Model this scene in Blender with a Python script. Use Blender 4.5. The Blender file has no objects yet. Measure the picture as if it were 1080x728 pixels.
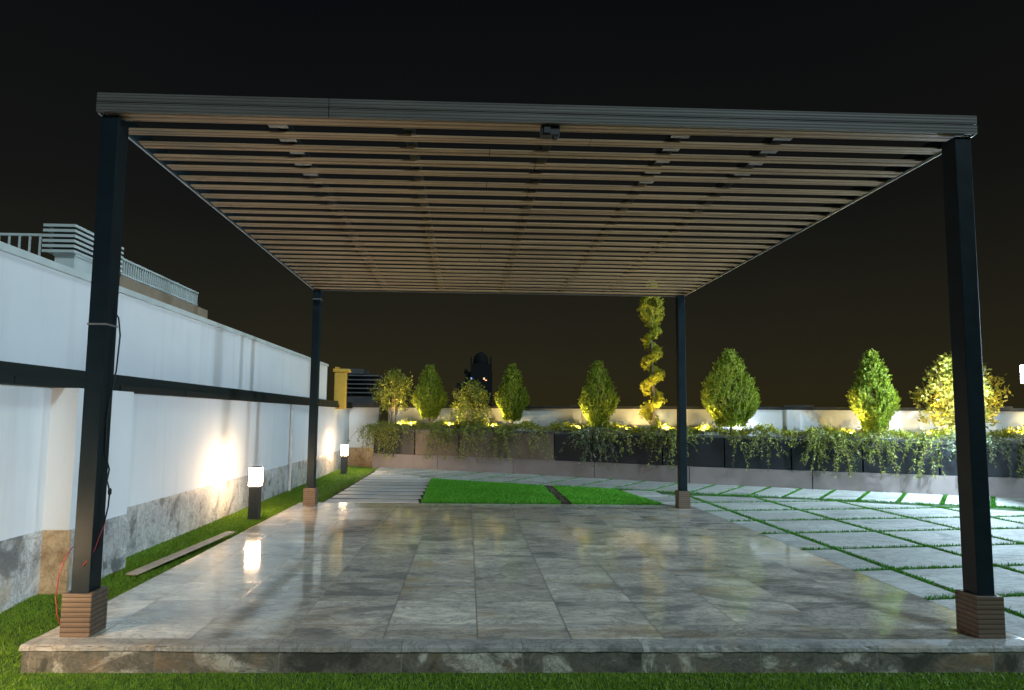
import bpy, math, random
import numpy as np
from mathutils import Vector, Matrix

random.seed(7)
rng = np.random.default_rng(11)
R = math.radians
scene = bpy.context.scene
col = scene.collection

# ------------------------------------------------------------------ helpers
class MB:
    """collects shapes, links them as one mesh object"""
    def __init__(self):
        self.v, self.f, self.m = [], [], []
    def add(self, verts, faces, mi=0):
        o = len(self.v)
        self.v += [tuple(p) for p in verts]
        self.f += [tuple(i + o for i in q) for q in faces]
        self.m += [mi] * len(faces)
        return self
    def box(self, x0, x1, y0, y1, z0, z1, mi=0, M=None):
        vs = [(x, y, z) for z in (z0, z1) for y in (y0, y1) for x in (x0, x1)]
        if M is not None:
            vs = [tuple(M @ Vector(p)) for p in vs]
        return self.add(vs, [(0, 2, 3, 1), (4, 5, 7, 6), (0, 1, 5, 4), (1, 3, 7, 5), (3, 2, 6, 7), (2, 0, 4, 6)], mi)
    def prism(self, poly, z0, z1, mi=0):
        n = len(poly)
        a = sum(poly[i][0] * poly[(i + 1) % n][1] - poly[(i + 1) % n][0] * poly[i][1] for i in range(n))
        if a < 0: poly = poly[::-1]
        vs = [(x, y, z0) for x, y in poly] + [(x, y, z1) for x, y in poly]
        fs = [tuple(range(n - 1, -1, -1)), tuple(range(n, 2 * n))]
        fs += [(i, (i + 1) % n, n + (i + 1) % n, n + i) for i in range(n)]
        return self.add(vs, fs, mi)
    def sheet(self, poly, z, mi=0):
        n = len(poly)
        a = sum(poly[i][0] * poly[(i + 1) % n][1] - poly[(i + 1) % n][0] * poly[i][1] for i in range(n))
        if a < 0: poly = poly[::-1]
        return self.add([(x, y, z) for x, y in poly], [tuple(range(n))], mi)
    def tube(self, pts, r, n=8, mi=0):
        pts = [Vector(p) for p in pts]
        rs = r if isinstance(r, (list, tuple)) else [r] * len(pts)
        vs, fs = [], []
        prev = None
        for i, p in enumerate(pts):
            d = (pts[min(i + 1, len(pts) - 1)] - pts[max(i - 1, 0)]).normalized()
            if prev is None:
                u = d.cross(Vector((0, 0, 1)))
                if u.length < 1e-3: u = d.cross(Vector((1, 0, 0)))
            else:
                u = prev - d * prev.dot(d)
            u.normalize(); prev = u
            w = d.cross(u)
            for k in range(n):
                a = 2 * math.pi * k / n
                vs.append(p + (u * math.cos(a) + w * math.sin(a)) * rs[i])
        for i in range(len(pts) - 1):
            for k in range(n):
                fs.append((i * n + k, i * n + (k + 1) % n, (i + 1) * n + (k + 1) % n, (i + 1) * n + k))
        fs.append(tuple(range(n - 1, -1, -1)))
        fs.append(tuple((len(pts) - 1) * n + k for k in range(n)))
        return self.add(vs, fs, mi)
    def lathe(self, prof, c=(0, 0, 0), n=20, mi=0):
        vs, fs = [], []
        for r, z in prof:
            for k in range(n):
                a = 2 * math.pi * k / n
                vs.append((c[0] + r * math.cos(a), c[1] + r * math.sin(a), c[2] + z))
        for i in range(len(prof) - 1):
            for k in range(n):
                fs.append((i * n + k, i * n + (k + 1) % n, (i + 1) * n + (k + 1) % n, (i + 1) * n + k))
        fs.append(tuple(range(n - 1, -1, -1)))
        fs.append(tuple((len(prof) - 1) * n + k for k in range(n)))
        return self.add(vs, fs, mi)
    def build(self, name, mats, parent=None, bevel=0, smooth=False):
        me = bpy.data.meshes.new(name)
        me.from_pydata(self.v, [], self.f)
        if not isinstance(mats, (list, tuple)): mats = [mats]
        for m in mats: me.materials.append(m)
        me.polygons.foreach_set('material_index', self.m)
        if smooth: me.polygons.foreach_set('use_smooth', [True] * len(self.f))
        me.update()
        o = bpy.data.objects.new(name, me); col.objects.link(o)
        if parent: o.parent = parent
        if bevel:
            b = o.modifiers.new('bevel', 'BEVEL'); b.width = bevel; b.segments = 2; b.limit_method = 'ANGLE'
        return o

def quads(name, V, mat, parent=None, mats=None, mi=None):
    """V: (N,4,3) array of quads -> one mesh"""
    V = np.asarray(V, dtype=np.float32); n = len(V)
    me = bpy.data.meshes.new(name)
    me.vertices.add(n * 4); me.vertices.foreach_set('co', V.reshape(-1))
    me.loops.add(n * 4); me.loops.foreach_set('vertex_index', np.arange(n * 4, dtype=np.int32))
    me.polygons.add(n); me.polygons.foreach_set('loop_start', np.arange(0, n * 4, 4, dtype=np.int32))
    me.polygons.foreach_set('loop_total', np.full(n, 4, dtype=np.int32))
    me.materials.append(mat)
    me.update(calc_edges=True); me.validate()
    o = bpy.data.objects.new(name, me); col.objects.link(o)
    if parent: o.parent = parent
    return o

def tag(o, label=None, cat=None, group=None, kind=None):
    if label: o['label'] = label
    if cat: o['category'] = cat
    if group: o['group'] = group
    if kind: o['kind'] = kind
    return o

def thing(name, label, cat, loc=(0, 0, 0), rz=0, group=None):
    o = bpy.data.objects.new(name, None); col.objects.link(o)
    o.empty_display_size = .1
    o.location = loc; o.rotation_euler = (0, 0, rz)
    return tag(o, label, cat, group)

def copy_tree(o, parent=None):
    c = o.copy(); col.objects.link(c)
    if parent: c.parent = parent
    for ch in list(o.children): copy_tree(ch, c)
    return c

# ------------------------------------------------------------------ materials
class N:
    def __init__(self, name):
        self.mat = bpy.data.materials.new(name); self.mat.use_nodes = True
        self.t = self.mat.node_tree; self.t.nodes.clear()
        self.out = self.t.nodes.new('ShaderNodeOutputMaterial')
    def n(self, typ, **kw):
        nd = self.t.nodes.new('ShaderNode' + typ)
        for k, v in kw.items():
            if k.startswith('_'): setattr(nd, k[1:], v)
            else: self.set(nd.inputs[k.replace('__', ' ')], v)
        return nd
    def set(self, inp, v):
        if isinstance(v, bpy.types.NodeSocket): self.t.links.new(v, inp)
        elif isinstance(v, bpy.types.Node): self.t.links.new(v.outputs[0], inp)
        else: inp.default_value = v
    def math(self, op, a, b=0.0, c=None):
        nd = self.t.nodes.new('ShaderNodeMath'); nd.operation = op
        self.set(nd.inputs[0], a); self.set(nd.inputs[1], b)
        if c is not None: self.set(nd.inputs[2], c)
        return nd.outputs[0]
    def mix(self, f, a, b, mode='MIX'):
        nd = self.t.nodes.new('ShaderNodeMix'); nd.data_type = 'RGBA'; nd.blend_type = mode
        self.set(nd.inputs[0], f); self.set(nd.inputs[6], a); self.set(nd.inputs[7], b)
        return nd.outputs[2]
    def ramp(self, f, stops, interp='LINEAR'):
        nd = self.t.nodes.new('ShaderNodeValToRGB'); e = nd.color_ramp.elements
        nd.color_ramp.interpolation = interp
        while len(e) < len(stops): e.new(.5)
        for el, (p, c) in zip(e, stops):
            el.position = p; el.color = c if len(c) == 4 else (*c, 1)
        self.set(nd.inputs[0], f)
        return nd.outputs[0]
    def obj(self, sc=(1, 1, 1), rot=(0, 0, 0), loc=(0, 0, 0)):
        tc = self.t.nodes.new('ShaderNodeNewGeometry')      # world position: same marks from anywhere
        mp = self.t.nodes.new('ShaderNodeMapping')
        mp.inputs['Scale'].default_value = sc; mp.inputs['Rotation'].default_value = rot; mp.inputs['Location'].default_value = loc
        self.t.links.new(tc.outputs['Position'], mp.inputs['Vector'])
        return mp.outputs[0]
    def noise(self, vec, scale, detail=4, rough=.55, dist=0, dim='3D', w=None):
        nd = self.t.nodes.new('ShaderNodeTexNoise'); nd.noise_dimensions = dim
        self.set(nd.inputs['Vector'], vec); nd.inputs['Scale'].default_value = scale
        nd.inputs['Detail'].default_value = detail; nd.inputs['Roughness'].default_value = rough
        nd.inputs['Distortion'].default_value = dist
        if w is not None: self.set(nd.inputs['W'], w)
        return nd.outputs[0]
    def bump(self, h, s=.3, d=.01):
        nd = self.t.nodes.new('ShaderNodeBump'); nd.inputs['Strength'].default_value = s; nd.inputs['Distance'].default_value = d
        self.set(nd.inputs['Height'], h); return nd.outputs[0]
    def principled(self, base, rough=.6, normal=None, metal=0, spec=.5, **kw):
        p = self.t.nodes.new('ShaderNodeBsdfPrincipled')
        self.set(p.inputs['Base Color'], base if not isinstance(base, tuple) or len(base) == 4 else (*base, 1))
        self.set(p.inputs['Roughness'], rough); self.set(p.inputs['Metallic'], metal)
        p.inputs['Specular IOR Level'].default_value = spec
        if normal is not None: self.set(p.inputs['Normal'], normal)
        self.t.links.new(p.outputs[0], self.out.inputs[0])
        return p

def m_plain(name, c, rough=.6, var=.12, scale=6, metal=0, bump=.15, spec=.5):
    k = N(name); v = k.obj()
    nz = k.noise(v, scale, 5, .6)
    a = tuple(x * (1 - var) for x in c); b = tuple(min(1, x * (1 + var)) for x in c)
    base = k.ramp(nz, [(.3, a), (.7, b)])
    fine = k.noise(v, scale * 22, 2)
    k.principled(base, k.math('ADD', k.math('MULTIPLY', nz, .2), rough - .1), k.bump(fine, bump, .003), metal, spec)
    return k.mat

def m_plaster():
    k = N('white_plaster'); v = k.obj()
    big = k.noise(v, .9, 4, .6)
    streak = k.noise(k.obj(sc=(3.2, 3.2, .22)), 1.7, 4, .6)
    base = k.ramp(big, [(.25, (.74, .75, .76)), (.75, (.83, .83, .83))])
    base = k.mix(k.math('MULTIPLY', k.ramp(streak, [(.52, (0, 0, 0)), (.75, (1, 1, 1))]), .24), base, (.50, .50, .48, 1))
    h = k.math('ADD', k.noise(v, 90, 3), k.math('MULTIPLY', k.noise(v, 5, 3), 2.0))
    k.principled(base, .75, k.bump(h, .22, .004), 0, .25)
    return k.mat

def m_marble(name, light, mid, dark, rust, cell, offs=(0, 0), rough=(.10, .24), joint=.006, stretch=(1, 1, 1), scale=1.6, grout=(.16, .15, .13), axes='xy', rustmax=.75, contrast=(.36, .47, .56, .68)):
    """veined stone slabs: cell = slab size along the two axes; each slab has its own piece of pattern"""
    k = N(name)
    g = k.n('NewGeometry'); sp = k.n('SeparateXYZ', Vector=g.outputs['Position'])
    ax = {'x': 0, 'y': 1, 'z': 2}
    a = k.math('DIVIDE', k.math('ADD', sp.outputs[ax[axes[0]]], offs[0]), cell[0])
    b = k.math('DIVIDE', k.math('ADD', sp.outputs[ax[axes[1]]], offs[1]), cell[1])
    ia, ib = k.math('FLOOR', a), k.math('FLOOR', b)
    fa, fb = k.math('FRACT', a), k.math('FRACT', b)
    cv = k.n('CombineXYZ', X=ia, Y=ib, Z=0.0)
    wn = k.n('TexWhiteNoise', _noise_dimensions='3D', Vector=cv)
    rnd = wn.outputs['Value']
    mp = k.n('Mapping', Vector=g.outputs['Position']); mp.inputs['Scale'].default_value = stretch
    w = k.math('MULTIPLY', rnd, 37.0)
    n1 = k.noise(mp, scale, 8, .62, 1.1, '4D', w)
    n2 = k.noise(mp, scale * 2.3, 8, .7, 2.2, '4D', k.math('ADD', w, 9.0))
    n3 = k.noise(mp, scale * .8, 5, .6, .8, '4D', k.math('ADD', w, 21.0))
    c0, c1, c2, c3 = contrast
    base = k.ramp(n1, [(c0, dark), (c1, mid), (c2, mid), (c3, light)])
    vein = k.ramp(k.math('ABSOLUTE', k.math('SUBTRACT', n2, .5)), [(0, (1, 1, 1)), (.022, (.25, .25, .25)), (.06, (0, 0, 0))])
    base = k.mix(k.math('MULTIPLY', vein, .72), base, (*[x * .55 for x in dark], 1))
    rf = k.ramp(n3, [(.54, (0, 0, 0)), (.71, (1, 1, 1))])
    base = k.mix(k.math('MULTIPLY', rf, rustmax), base, (*rust, 1))
    tone = k.math('ADD', .86, k.math('MULTIPLY', rnd, .28))
    base = k.mix(1.0, base, k.n('CombineXYZ', X=tone, Y=tone, Z=tone).outputs[0], 'MULTIPLY')
    def edge(f, c): return k.math('MULTIPLY', k.math('MINIMUM', f, k.math('SUBTRACT', 1.0, f)), c)
    d = k.math('MINIMUM', edge(fa, cell[0]), edge(fb, cell[1]))
    jm = k.ramp(k.math('DIVIDE', d, joint), [(.35, (1, 1, 1)), (.75, (0, 0, 0))])
    base = k.mix(k.math('MULTIPLY', jm, .8), base, (*grout, 1))
    rg = k.math('ADD', rough[0], k.math('MULTIPLY', k.noise(mp, 5, 5, .6), rough[1] - rough[0]))
    rg = k.math('ADD', rg, k.math('MULTIPLY', jm, .4))
    tilt = k.math('SUBTRACT', 1.0, jm)
    h = k.math('ADD', k.math('MULTIPLY', tilt, 1.0), k.math('MULTIPLY', k.noise(mp, 7, 3), .25))
    k.principled(base, rg, k.bump(h, .06, .003), 0, .5)
    return k.mat

def m_leaf(name, dark, mid, light, trans=.25, rough=.5):
    k = N(name)
    g = k.n('NewGeometry')
    clump = k.noise(k.obj(), 7, 3)
    f = k.math('ADD', k.math('MULTIPLY', g.outputs['Random Per Island'], .6), k.math('MULTIPLY', clump, .4))
    base = k.ramp(f, [(.15, dark), (.5, mid), (.85, light)])
    p = k.principled(base, rough, None, 0, .35)
    tr = k.n('BsdfTranslucent', Color=base)
    mx = k.n('MixShader'); mx.inputs[0].default_value = trans
    k.t.links.new(p.outputs[0], mx.inputs[1]); k.t.links.new(tr.outputs[0], mx.inputs[2])
    k.t.links.new(mx.outputs[0], k.out.inputs[0])
    return k.mat

def m_emit(name, c, s):
    k = N(name)
    p = k.principled((.9, .9, .9), .3)
    p.inputs['Emission Color'].default_value = (*c, 1); p.inputs['Emission Strength'].default_value = s
    return k.mat

def m_deck(name, c, pitch, axis, rough=.55):
    """grooved composite decking: fine ridges across one axis"""
    k = N(name)
    g = k.n('NewGeometry'); sp = k.n('SeparateXYZ', Vector=g.outputs['Position'])
    s = k.math('MULTIPLY', k.math('PINGPONG', k.math('DIVIDE', sp.outputs[axis], pitch), .5), 2.0)
    grain = k.noise(k.obj(sc=(.6, 8, 8)), 3, 5, .6)
    base = k.ramp(grain, [(.3, tuple(x * .75 for x in c)), (.7, tuple(x * 1.2 for x in c))])
    groove = k.ramp(s, [(.10, (.22, .2, .18)), (.26, (1, 1, 1))])
    base = k.mix(1.0, base, groove, 'MULTIPLY')
    k.principled(base, rough, k.bump(s, .4, .003), 0, .4)
    return k.mat

WHITE = m_plaster()
FLOOR = m_marble('floor_marble', (.88, .81, .69), (.66, .61, .53), (.37, .355, .325), (.48, .35, .19), (.5, .5), (-.15 + 5, .285 + 5), (.035, .11), .0075, (.62, 1.35, 1), 2.1, contrast=(.40, .475, .53, .60))
COPING = m_marble('coping_marble', (.48, .47, .43), (.36, .355, .33), (.19, .19, .18), (.36, .26, .15), (.62, 9), (.1, 4), (.55, .75), .005, (1, 1, 1), 2.4)
RISER = m_marble('riser_marble', (.60, .57, .49), (.19, .175, .145), (.075, .075, .065), (.33, .20, .09), (.62, 9), (.1, 4), (.3, .5), .006, (1, 1, 1.3), 3.2, (.25, .23, .18), 'xz', .7, (.38, .46, .53, .61))
SKIRT = m_marble('skirting_marble', (.74, .73, .70), (.58, .57, .55), (.20, .20, .20), (.50, .36, .22), (.9, 5), (.3, 2), (.2, .4), .005, (1, 1, 1), 2.6, (.3, .3, .3), 'yz', .65, (.40, .47, .53, .60))
SKIRT_WARM = m_marble('warm_marble', (.72, .58, .40), (.58, .42, .25), (.36, .23, .12), (.55, .33, .14), (5, 5), (2, 2), (.2, .4), .004, (1, 1, 1), 4.5, (.3, .3, .3), 'xz', .5)
PAVER = m_marble('paver_marble', (.60, .62, .57), (.47, .485, .455), (.27, .285, .27), (.40, .33, .22), (1.04, .865), (.6, .2), (.6, .8), .001, (.6, 1.4, 1), 2.2, rustmax=.35)
PATHSTONE = m_plain('path_stone', (.70, .69, .66), .6, .12, 4)
JOINTBED = m_plain('turf_backing', (.03, .075, .02), .9, .3, 8)
TURF = m_leaf('turf_blade', (.10, .19, .010), (.16, .30, .016), (.26, .40, .035), .2, .55)
TURF_BRIGHT = m_leaf('bright_turf_blade', (.07, .30, .012), (.11, .42, .02), (.17, .50, .04), .2, .55)
TURF_JOINT = m_leaf('joint_turf_blade', (.035, .18, .008), (.06, .27, .014), (.10, .34, .025), .2, .55)
SOIL = m_plain('soil', (.045, .03, .02), .95, .5, 14, 0, .9)
POST = m_plain('dark_teal_steel', (.010, .019, .024), .42, .2, 9, 0, .05, .12)
STEEL = m_plain('painted_steel_grey', (.20, .20, .20), .45, .15, 9)
JOIST = m_plain('joist_steel', (.010, .010, .010), .5, .3, 9)
RAILSTEEL = m_plain('dark_green_steel', (.012, .017, .015), .7, .25, 5, 0, .15, .2)
TRIM = m_plain('aluminium_trim', (.55, .55, .55), .35, .1, 9, .6)
SLAT = m_deck('grooved_slat_board', (.39, .25, .135), .0475, 1)
FASCIA = m_deck('grooved_fascia_board', (.135, .128, .112), .0175, 2)
BOXCLAD = m_deck('grooved_base_board', (.155, .108, .074), .0255, 2)
PLINTH = m_plain('plinth_stone', (.27, .225, .215), .5, .16, 3, 0, .2)
PLANTER_D = m_plain('planter_charcoal', (.016, .019, .025), .5, .25, 4)
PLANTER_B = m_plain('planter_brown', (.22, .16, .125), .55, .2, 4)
RIM = m_plain('planter_rim', (.10, .105, .115), .4, .2, 5)
COPE_D = m_plain('dark_coping', (.035, .037, .04), .5, .25, 5)
CHARC = m_plain('bollard_charcoal', (.035, .035, .036), .5, .2, 12)
WARM_LIT = m_plain('warm_lit_render', (.62, .37, .05), .7, .12, 5)  # white pillar render with the warm lamp light put into its colour
GREYWHITE = m_plain('greenish_white_paint', (.55, .60, .58), .6, .1, 4)
DARKBOX = m_plain('dark_grey_cladding', (.085, .082, .08), .6, .25, 4)
LOUV = m_plain('dark_louvre_paint', (.14, .14, .14), .5, .2, 6)
TAN = m_plain('tan_render', (.30, .22, .15), .8, .15, 5)
BARK = m_plain('bark', (.16, .11, .075), .85, .35, 18, 0, .8)
TOWERM = m_plain('tower_concrete', (.005, .005, .006), .9, .3, .1)
ASPH = m_plain('city_ground', (.03, .03, .03), .9, .2, .05)
WOOD = m_plain('plank_wood', (.52, .38, .28), .65, .2, 7)
BLACKC = m_plain('black_cable', (.012, .012, .014), .5)
REDC = m_plain('red_cable', (.40, .04, .05), .45)
CONIF = m_leaf('thuja_leaf', (.10, .15, .014), (.25, .33, .028), (.42, .48, .055), .36)
GOLD = m_leaf('golden_thuja_leaf', (.20, .20, .014), (.36, .36, .02), (.50, .48, .04), .34)
BUSH = m_leaf('broad_leaf', (.10, .13, .018), (.22, .26, .04), (.40, .40, .08), .25, .4)
YBUSH = m_leaf('yellow_broad_leaf', (.12, .14, .02), (.30, .28, .04), (.48, .38, .06), .25, .4)
TRAIL = m_leaf('trailing_leaf', (.08, .12, .02), (.26, .31, .055), (.48, .49, .12), .3)
TRAIL_P = m_leaf('pale_trailing_leaf', (.08, .12, .05), (.20, .26, .13), (.38, .43, .26), .2)
HEDGE = m_leaf('hedge_leaf', (.13, .17, .014), (.32, .34, .028), (.52, .50, .06), .2)
B_LIGHT = m_emit('bollard_diffuser', (1, .68, .40), 85)
F_LIGHT = m_emit('flood_lens', (.80, .88, 1), 60)
G_LIGHT = m_emit('spot_lens', (1, .78, .35), 3)

# ------------------------------------------------------------------ geometry constants
W, D, H = 5.0, 5.53, 2.84
XW = -.78                        # face of the left garden wall
ZF = -.135; ZL = -.05                        # left lawn level
PL = [(-.1, 12.45), (3.04, 10.86), (6.15, 8.95), (10.0, 7.27), (14.0, 6.0)]   # front foot of the plinth
def offset(P, d):
    P = np.array(P, float); s = np.diff(P, axis=0); n = np.stack([-s[:, 1], s[:, 0]], 1)
    n /= np.linalg.norm(n, axis=1)[:, None]
    Q = [P[0] + d * n[0]]
    for i in range(1, len(P) - 1):
        b = n[i - 1] + n[i]; Q.append(P[i] + d * b / (b @ b / 2))
    Q.append(P[-1] + d * n[-1])
    return [tuple(q) for q in Q]
SEG = np.diff(np.array(PL), axis=0); SL = np.linalg.norm(SEG, axis=1); CUM = np.concatenate([[0], np.cumsum(SL)])
def along(s, d=0):
    """point at arc length s on the plinth line, d behind its face, and the line's angle"""
    i = int(min(max(np.searchsorted(CUM, s, side='right') - 1, 0), len(SL) - 1))
    t = (s - CUM[i]) / SL[i]; e = SEG[i] / SL[i]
    A, B = np.array(offset(PL, d)[i]), np.array(offset(PL, d)[i + 1])
    p = A + (B - A) * t
    return float(p[0]), float(p[1]), math.atan2(e[1], e[0])
STOT = CUM[-1]

# ------------------------------------------------------------------ world: night sky with city glow
world = bpy.data.worlds.new('World'); scene.world = world; world.use_nodes = True
nt = world.node_tree; nt.nodes.clear()
wo = nt.nodes.new('ShaderNodeOutputWorld')
sky = nt.nodes.new('ShaderNodeTexSky'); sky.sky_type = 'NISHITA'; sky.sun_disc = False
SUN_EL, SUN_AZ = R(37), R(152)      # azimuth measured clockwise from +y: from behind the camera, to its right
sky.sun_elevation = SUN_EL; sky.sun_rotation = SUN_AZ
bg1 = nt.nodes.new('ShaderNodeBackground'); bg1.inputs[1].default_value = .0006
nt.links.new(sky.outputs[0], bg1.inputs[0])
tc = nt.nodes.new('ShaderNodeTexCoord'); sp = nt.nodes.new('ShaderNodeSeparateXYZ')
nt.links.new(tc.outputs['Generated'], sp.inputs[0])
nz = nt.nodes.new('ShaderNodeTexNoise'); nz.inputs['Scale'].default_value = 2.2; nz.inputs['Detail'].default_value = 5
nt.links.new(tc.outputs['Generated'], nz.inputs['Vector'])
ma = nt.nodes.new('ShaderNodeMath'); ma.operation = 'MULTIPLY_ADD'; ma.inputs[1].default_value = .17
nt.links.new(nz.outputs[0], ma.inputs[0]); nt.links.new(sp.outputs[2], ma.inputs[2])
rp = nt.nodes.new('ShaderNodeValToRGB'); e = rp.color_ramp.elements
while len(e) < 4: e.new(.5)
for el, (p_, c_) in zip(e, [(.07, (.0210, .0165, .0050)), (.205, (.0140, .0115, .0042)), (.375, (.0055, .0049, .0029)), (.63, (.0024, .0025, .0023))]):
    el.position = p_; el.color = (*c_, 1)
nt.links.new(ma.outputs[0], rp.inputs[0])
bg2 = nt.nodes.new('ShaderNodeBackground'); bg2.inputs[1].default_value = .72
nt.links.new(rp.outputs[0], bg2.inputs[0])
ad = nt.nodes.new('ShaderNodeAddShader')
nt.links.new(bg1.outputs[0], ad.inputs[0]); nt.links.new(bg2.outputs[0], ad.inputs[1]); nt.links.new(ad.outputs[0], wo.inputs[0])

sl = bpy.data.lights.new('sun', 'SUN'); sl.energy = 1.05; sl.angle = R(11); sl.color = (.70, .92, 1)
so = bpy.data.objects.new('sun', sl); col.objects.link(so)
dv = Vector((math.sin(SUN_AZ) * math.cos(SUN_EL), math.cos(SUN_AZ) * math.cos(SUN_EL), math.sin(SUN_EL)))
so.rotation_euler = dv.to_track_quat('Z', 'Y').to_euler()

# ------------------------------------------------------------------ camera
f, PX, PY = 737.12, 518.67, 371.56
yaw, pit, rol = .0333, .0922, .0117
c, s = math.cos, math.sin
F = Vector((s(yaw) * c(pit), c(yaw) * c(pit), s(pit))); R0 = Vector((c(yaw), -s(yaw), 0)); U0 = R0.cross(F)
Rt = c(rol) * R0 + s(rol) * U0; Up = -s(rol) * R0 + c(rol) * U0
cd = bpy.data.cameras.new('camera'); cam = bpy.data.objects.new('camera', cd); col.objects.link(cam)
M = Matrix((Rt, Up, -F)).transposed().to_4x4(); M.translation = Vector((2.0798, -3.8617, 1.1709)); cam.matrix_world = M
cd.sensor_width = 36; cd.lens = f / 1080 * 36
cd.shift_x = (540 - PX) / 1080; cd.shift_y = (PY - 364) / 1080
cd.clip_start = .05; cd.clip_end = 3000
scene.camera = cam

# ------------------------------------------------------------------ ground and terrace
g = MB(); g.sheet([(-1500, -1500), (1500, -1500), (1500, 1500), (-1500, 1500)], -14)
tag(g.build('ground', ASPH), kind='structure')

g = MB()   # roof terrace slab under everything
g.box(-3.2, 16, -7, 15.5, -14, -.172)
tag(g.build('terrace_slab', m_plain('concrete', (.22, .21, .2), .8)), kind='structure')

# tiled platform: body, coping lip along the front and left side
g = MB()
g.box(-.14, 5.13, -.15, 5.74, -.165, -.004, 1)
g.sheet([(-.14, -.04), (5.13, -.04), (5.13, 5.74), (-.14, 5.74)], 0, 0)
g.box(5.13, 13.0, -.15, -.03, -.165, -.032, 1)
g.box(-.15, -.1401, -.04, 5.745, -.165, -.003, 2)
nx = 420; vs, fs = [], []                     # worn front edge of the coping
cj = np.cumsum(rng.normal(0, .0012, nx)); cj -= np.linspace(0, cj[-1], nx); cj = np.clip(cj, -.006, .006)
for k_ in range(nx):
    x = -.15 + 13.1 * k_ / (nx - 1); a_, b_ = cj[k_] * .5 + rng.normal(0, .0008), abs(rng.normal(0, .0022))
    vs += [(x, -.04, .0005), (x, -.146 + a_ + b_, .0005), (x, -.158 + a_ + b_, -.007 - b_), (x, -.159 + a_, -.026 + a_), (x, -.149, -.031), (x, -.04, -.031)]
for k_ in range(nx - 1):
    for q_ in range(6):
        a_, b_ = k_ * 6 + q_, k_ * 6 + (q_ + 1) % 6
        fs.append((a_, b_, b_ + 6, a_ + 6))
fs += [(5, 4, 3, 2, 1, 0), tuple((nx - 1) * 6 + q_ for q_ in range(6))]
g.add(vs, fs, 2)
tag(g.build('platform_floor', [FLOOR, RISER, COPING]), kind='structure')

# lawn bases
g = MB()
g.add([(XW - .1, -7, ZF), (14, -7, ZF), (14, -.15, ZF), (XW - .1, -.15, ZF)], [(0, 1, 2, 3)])
g.add([(XW - .1, -.15, ZF), (-.14, -.15, ZF), (-.14, .9, ZL), (XW - .1, .9, ZL)], [(0, 1, 2, 3)])
g.add([(XW - .1, .9, ZL), (-.14, .9, ZL), (-.14, 5.95, ZL), (XW - .1, 5.95, ZL)], [(0, 1, 2, 3)])
g.add([(XW - .1, 5.95, ZL), (.12, 5.95, ZL + .01), (.08, 12.6, ZL + .01), (XW - .1, 13.4, ZL)], [(0, 1, 2, 3)])
tag(g.build('lawn', JOINTBED), kind='structure')

g = MB()   # turf bed that shows in the joints between the pavers
g.prism([(5.13, -.03), (14, -.03), (14, 6.2), (10, 7.4), (6.15, 9.1), (3.04, 11.0), (.1, 12.5), (.12, 5.74), (5.13, 5.74)], -.168, -.012)
tag(g.build('paving_bed', JOINTBED), kind='structure')
g = MB(); g.sheet([(.14, 5.76), (1.46, 5.76), (1.41, 9.4), (.1, 11.2)], -.007)
tag(g.build('path_bed', m_plain('shaded_gap_bed', (.012, .014, .010), .95)), kind='structure')  # dark soil between slabs, with the shade of their edges put into the colour

# ---- clip polygons for pavers
def clip(poly, a, b, c_):
    """keep a*x+b*y<=c_"""
    out = []
    for i in range(len(poly)):
        p, q = poly[i], poly[(i + 1) % len(poly)]
        dp, dq = a * p[0] + b * p[1] - c_, a * q[0] + b * q[1] - c_
        if dp <= 0: out.append(p)
        if (dp < 0) != (dq < 0):
            t = dp / (dp - dq); out.append((p[0] + t * (q[0] - p[0]), p[1] + t * (q[1] - p[1])))
    return out
def area(p): return abs(sum(p[i][0] * p[(i + 1) % len(p)][1] - p[(i + 1) % len(p)][0] * p[i][1] for i in range(len(p)))) / 2 if len(p) > 2 else 0
def halfplane(p, q, shift=0):
    """left of p->q is removed; shift moves the cut to the right"""
    dx, dy = q[0] - p[0], q[1] - p[1]; l = math.hypot(dx, dy); a, b = -dy / l, dx / l
    return a, b, a * p[0] + b * p[1] - shift

pav = MB(); path_slabs = MB()
INNER = [(.1, 11.3), (1.42, 9.55), (3.6, 8.35), (5.48, 7.40), (8.8, 6.08), (13, 4.9)]   # inner edge of the border strip
def add_slab(poly, z0=-.03, z1=0.0, to=None):
    if area(poly) > .006:
        (to or pav).prism(poly, z0, z1)
# right field: joints along y at X = const, joints across at slight tilt
XS = [4.4, 5.48, 6.455, 7.51, 8.59, 9.65, 10.7, 11.75, 13]
HW = .033
def cross_y(i, x): return -.05 + .865 * i + .15 * (x - 5.12)
for i in range(len(XS) - 1):
    for j in range(-4, 9):
        xa, xb = XS[i] + HW, XS[i + 1] - HW
        poly = [(xa, cross_y(j, xa) + HW), (xb, cross_y(j, xb) + HW), (xb, cross_y(j + 1, xb) - HW), (xa, cross_y(j + 1, xa) - HW)]
        poly = clip(poly, -1, 0, -5.132)              # right of the platform
        poly = clip(poly, 0, -1, .037)                # behind the coping
        for a_, b_ in zip(INNER[2:-1], INNER[3:]):
            poly = clip(poly, *halfplane(a_, b_, HW)) if poly else poly
        add_slab(poly)
# the wedge behind the platform between lawn and post
for j in range(6, 9):
    xa, xb = 3.5, 5.132
    poly = [(xa, cross_y(j, xa) + HW), (xb, cross_y(j, xb) + HW), (xb, cross_y(j + 1, xb) - HW), (xa, cross_y(j + 1, xa) - HW)]
    poly = clip(poly, 0, -1, -5.75)
    poly = clip(poly, *halfplane((4.80, 5.6), (4.55, 7.74), HW))
    poly = clip(poly, *halfplane(INNER[2], INNER[3], HW)) if poly else poly
    add_slab(poly)
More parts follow.
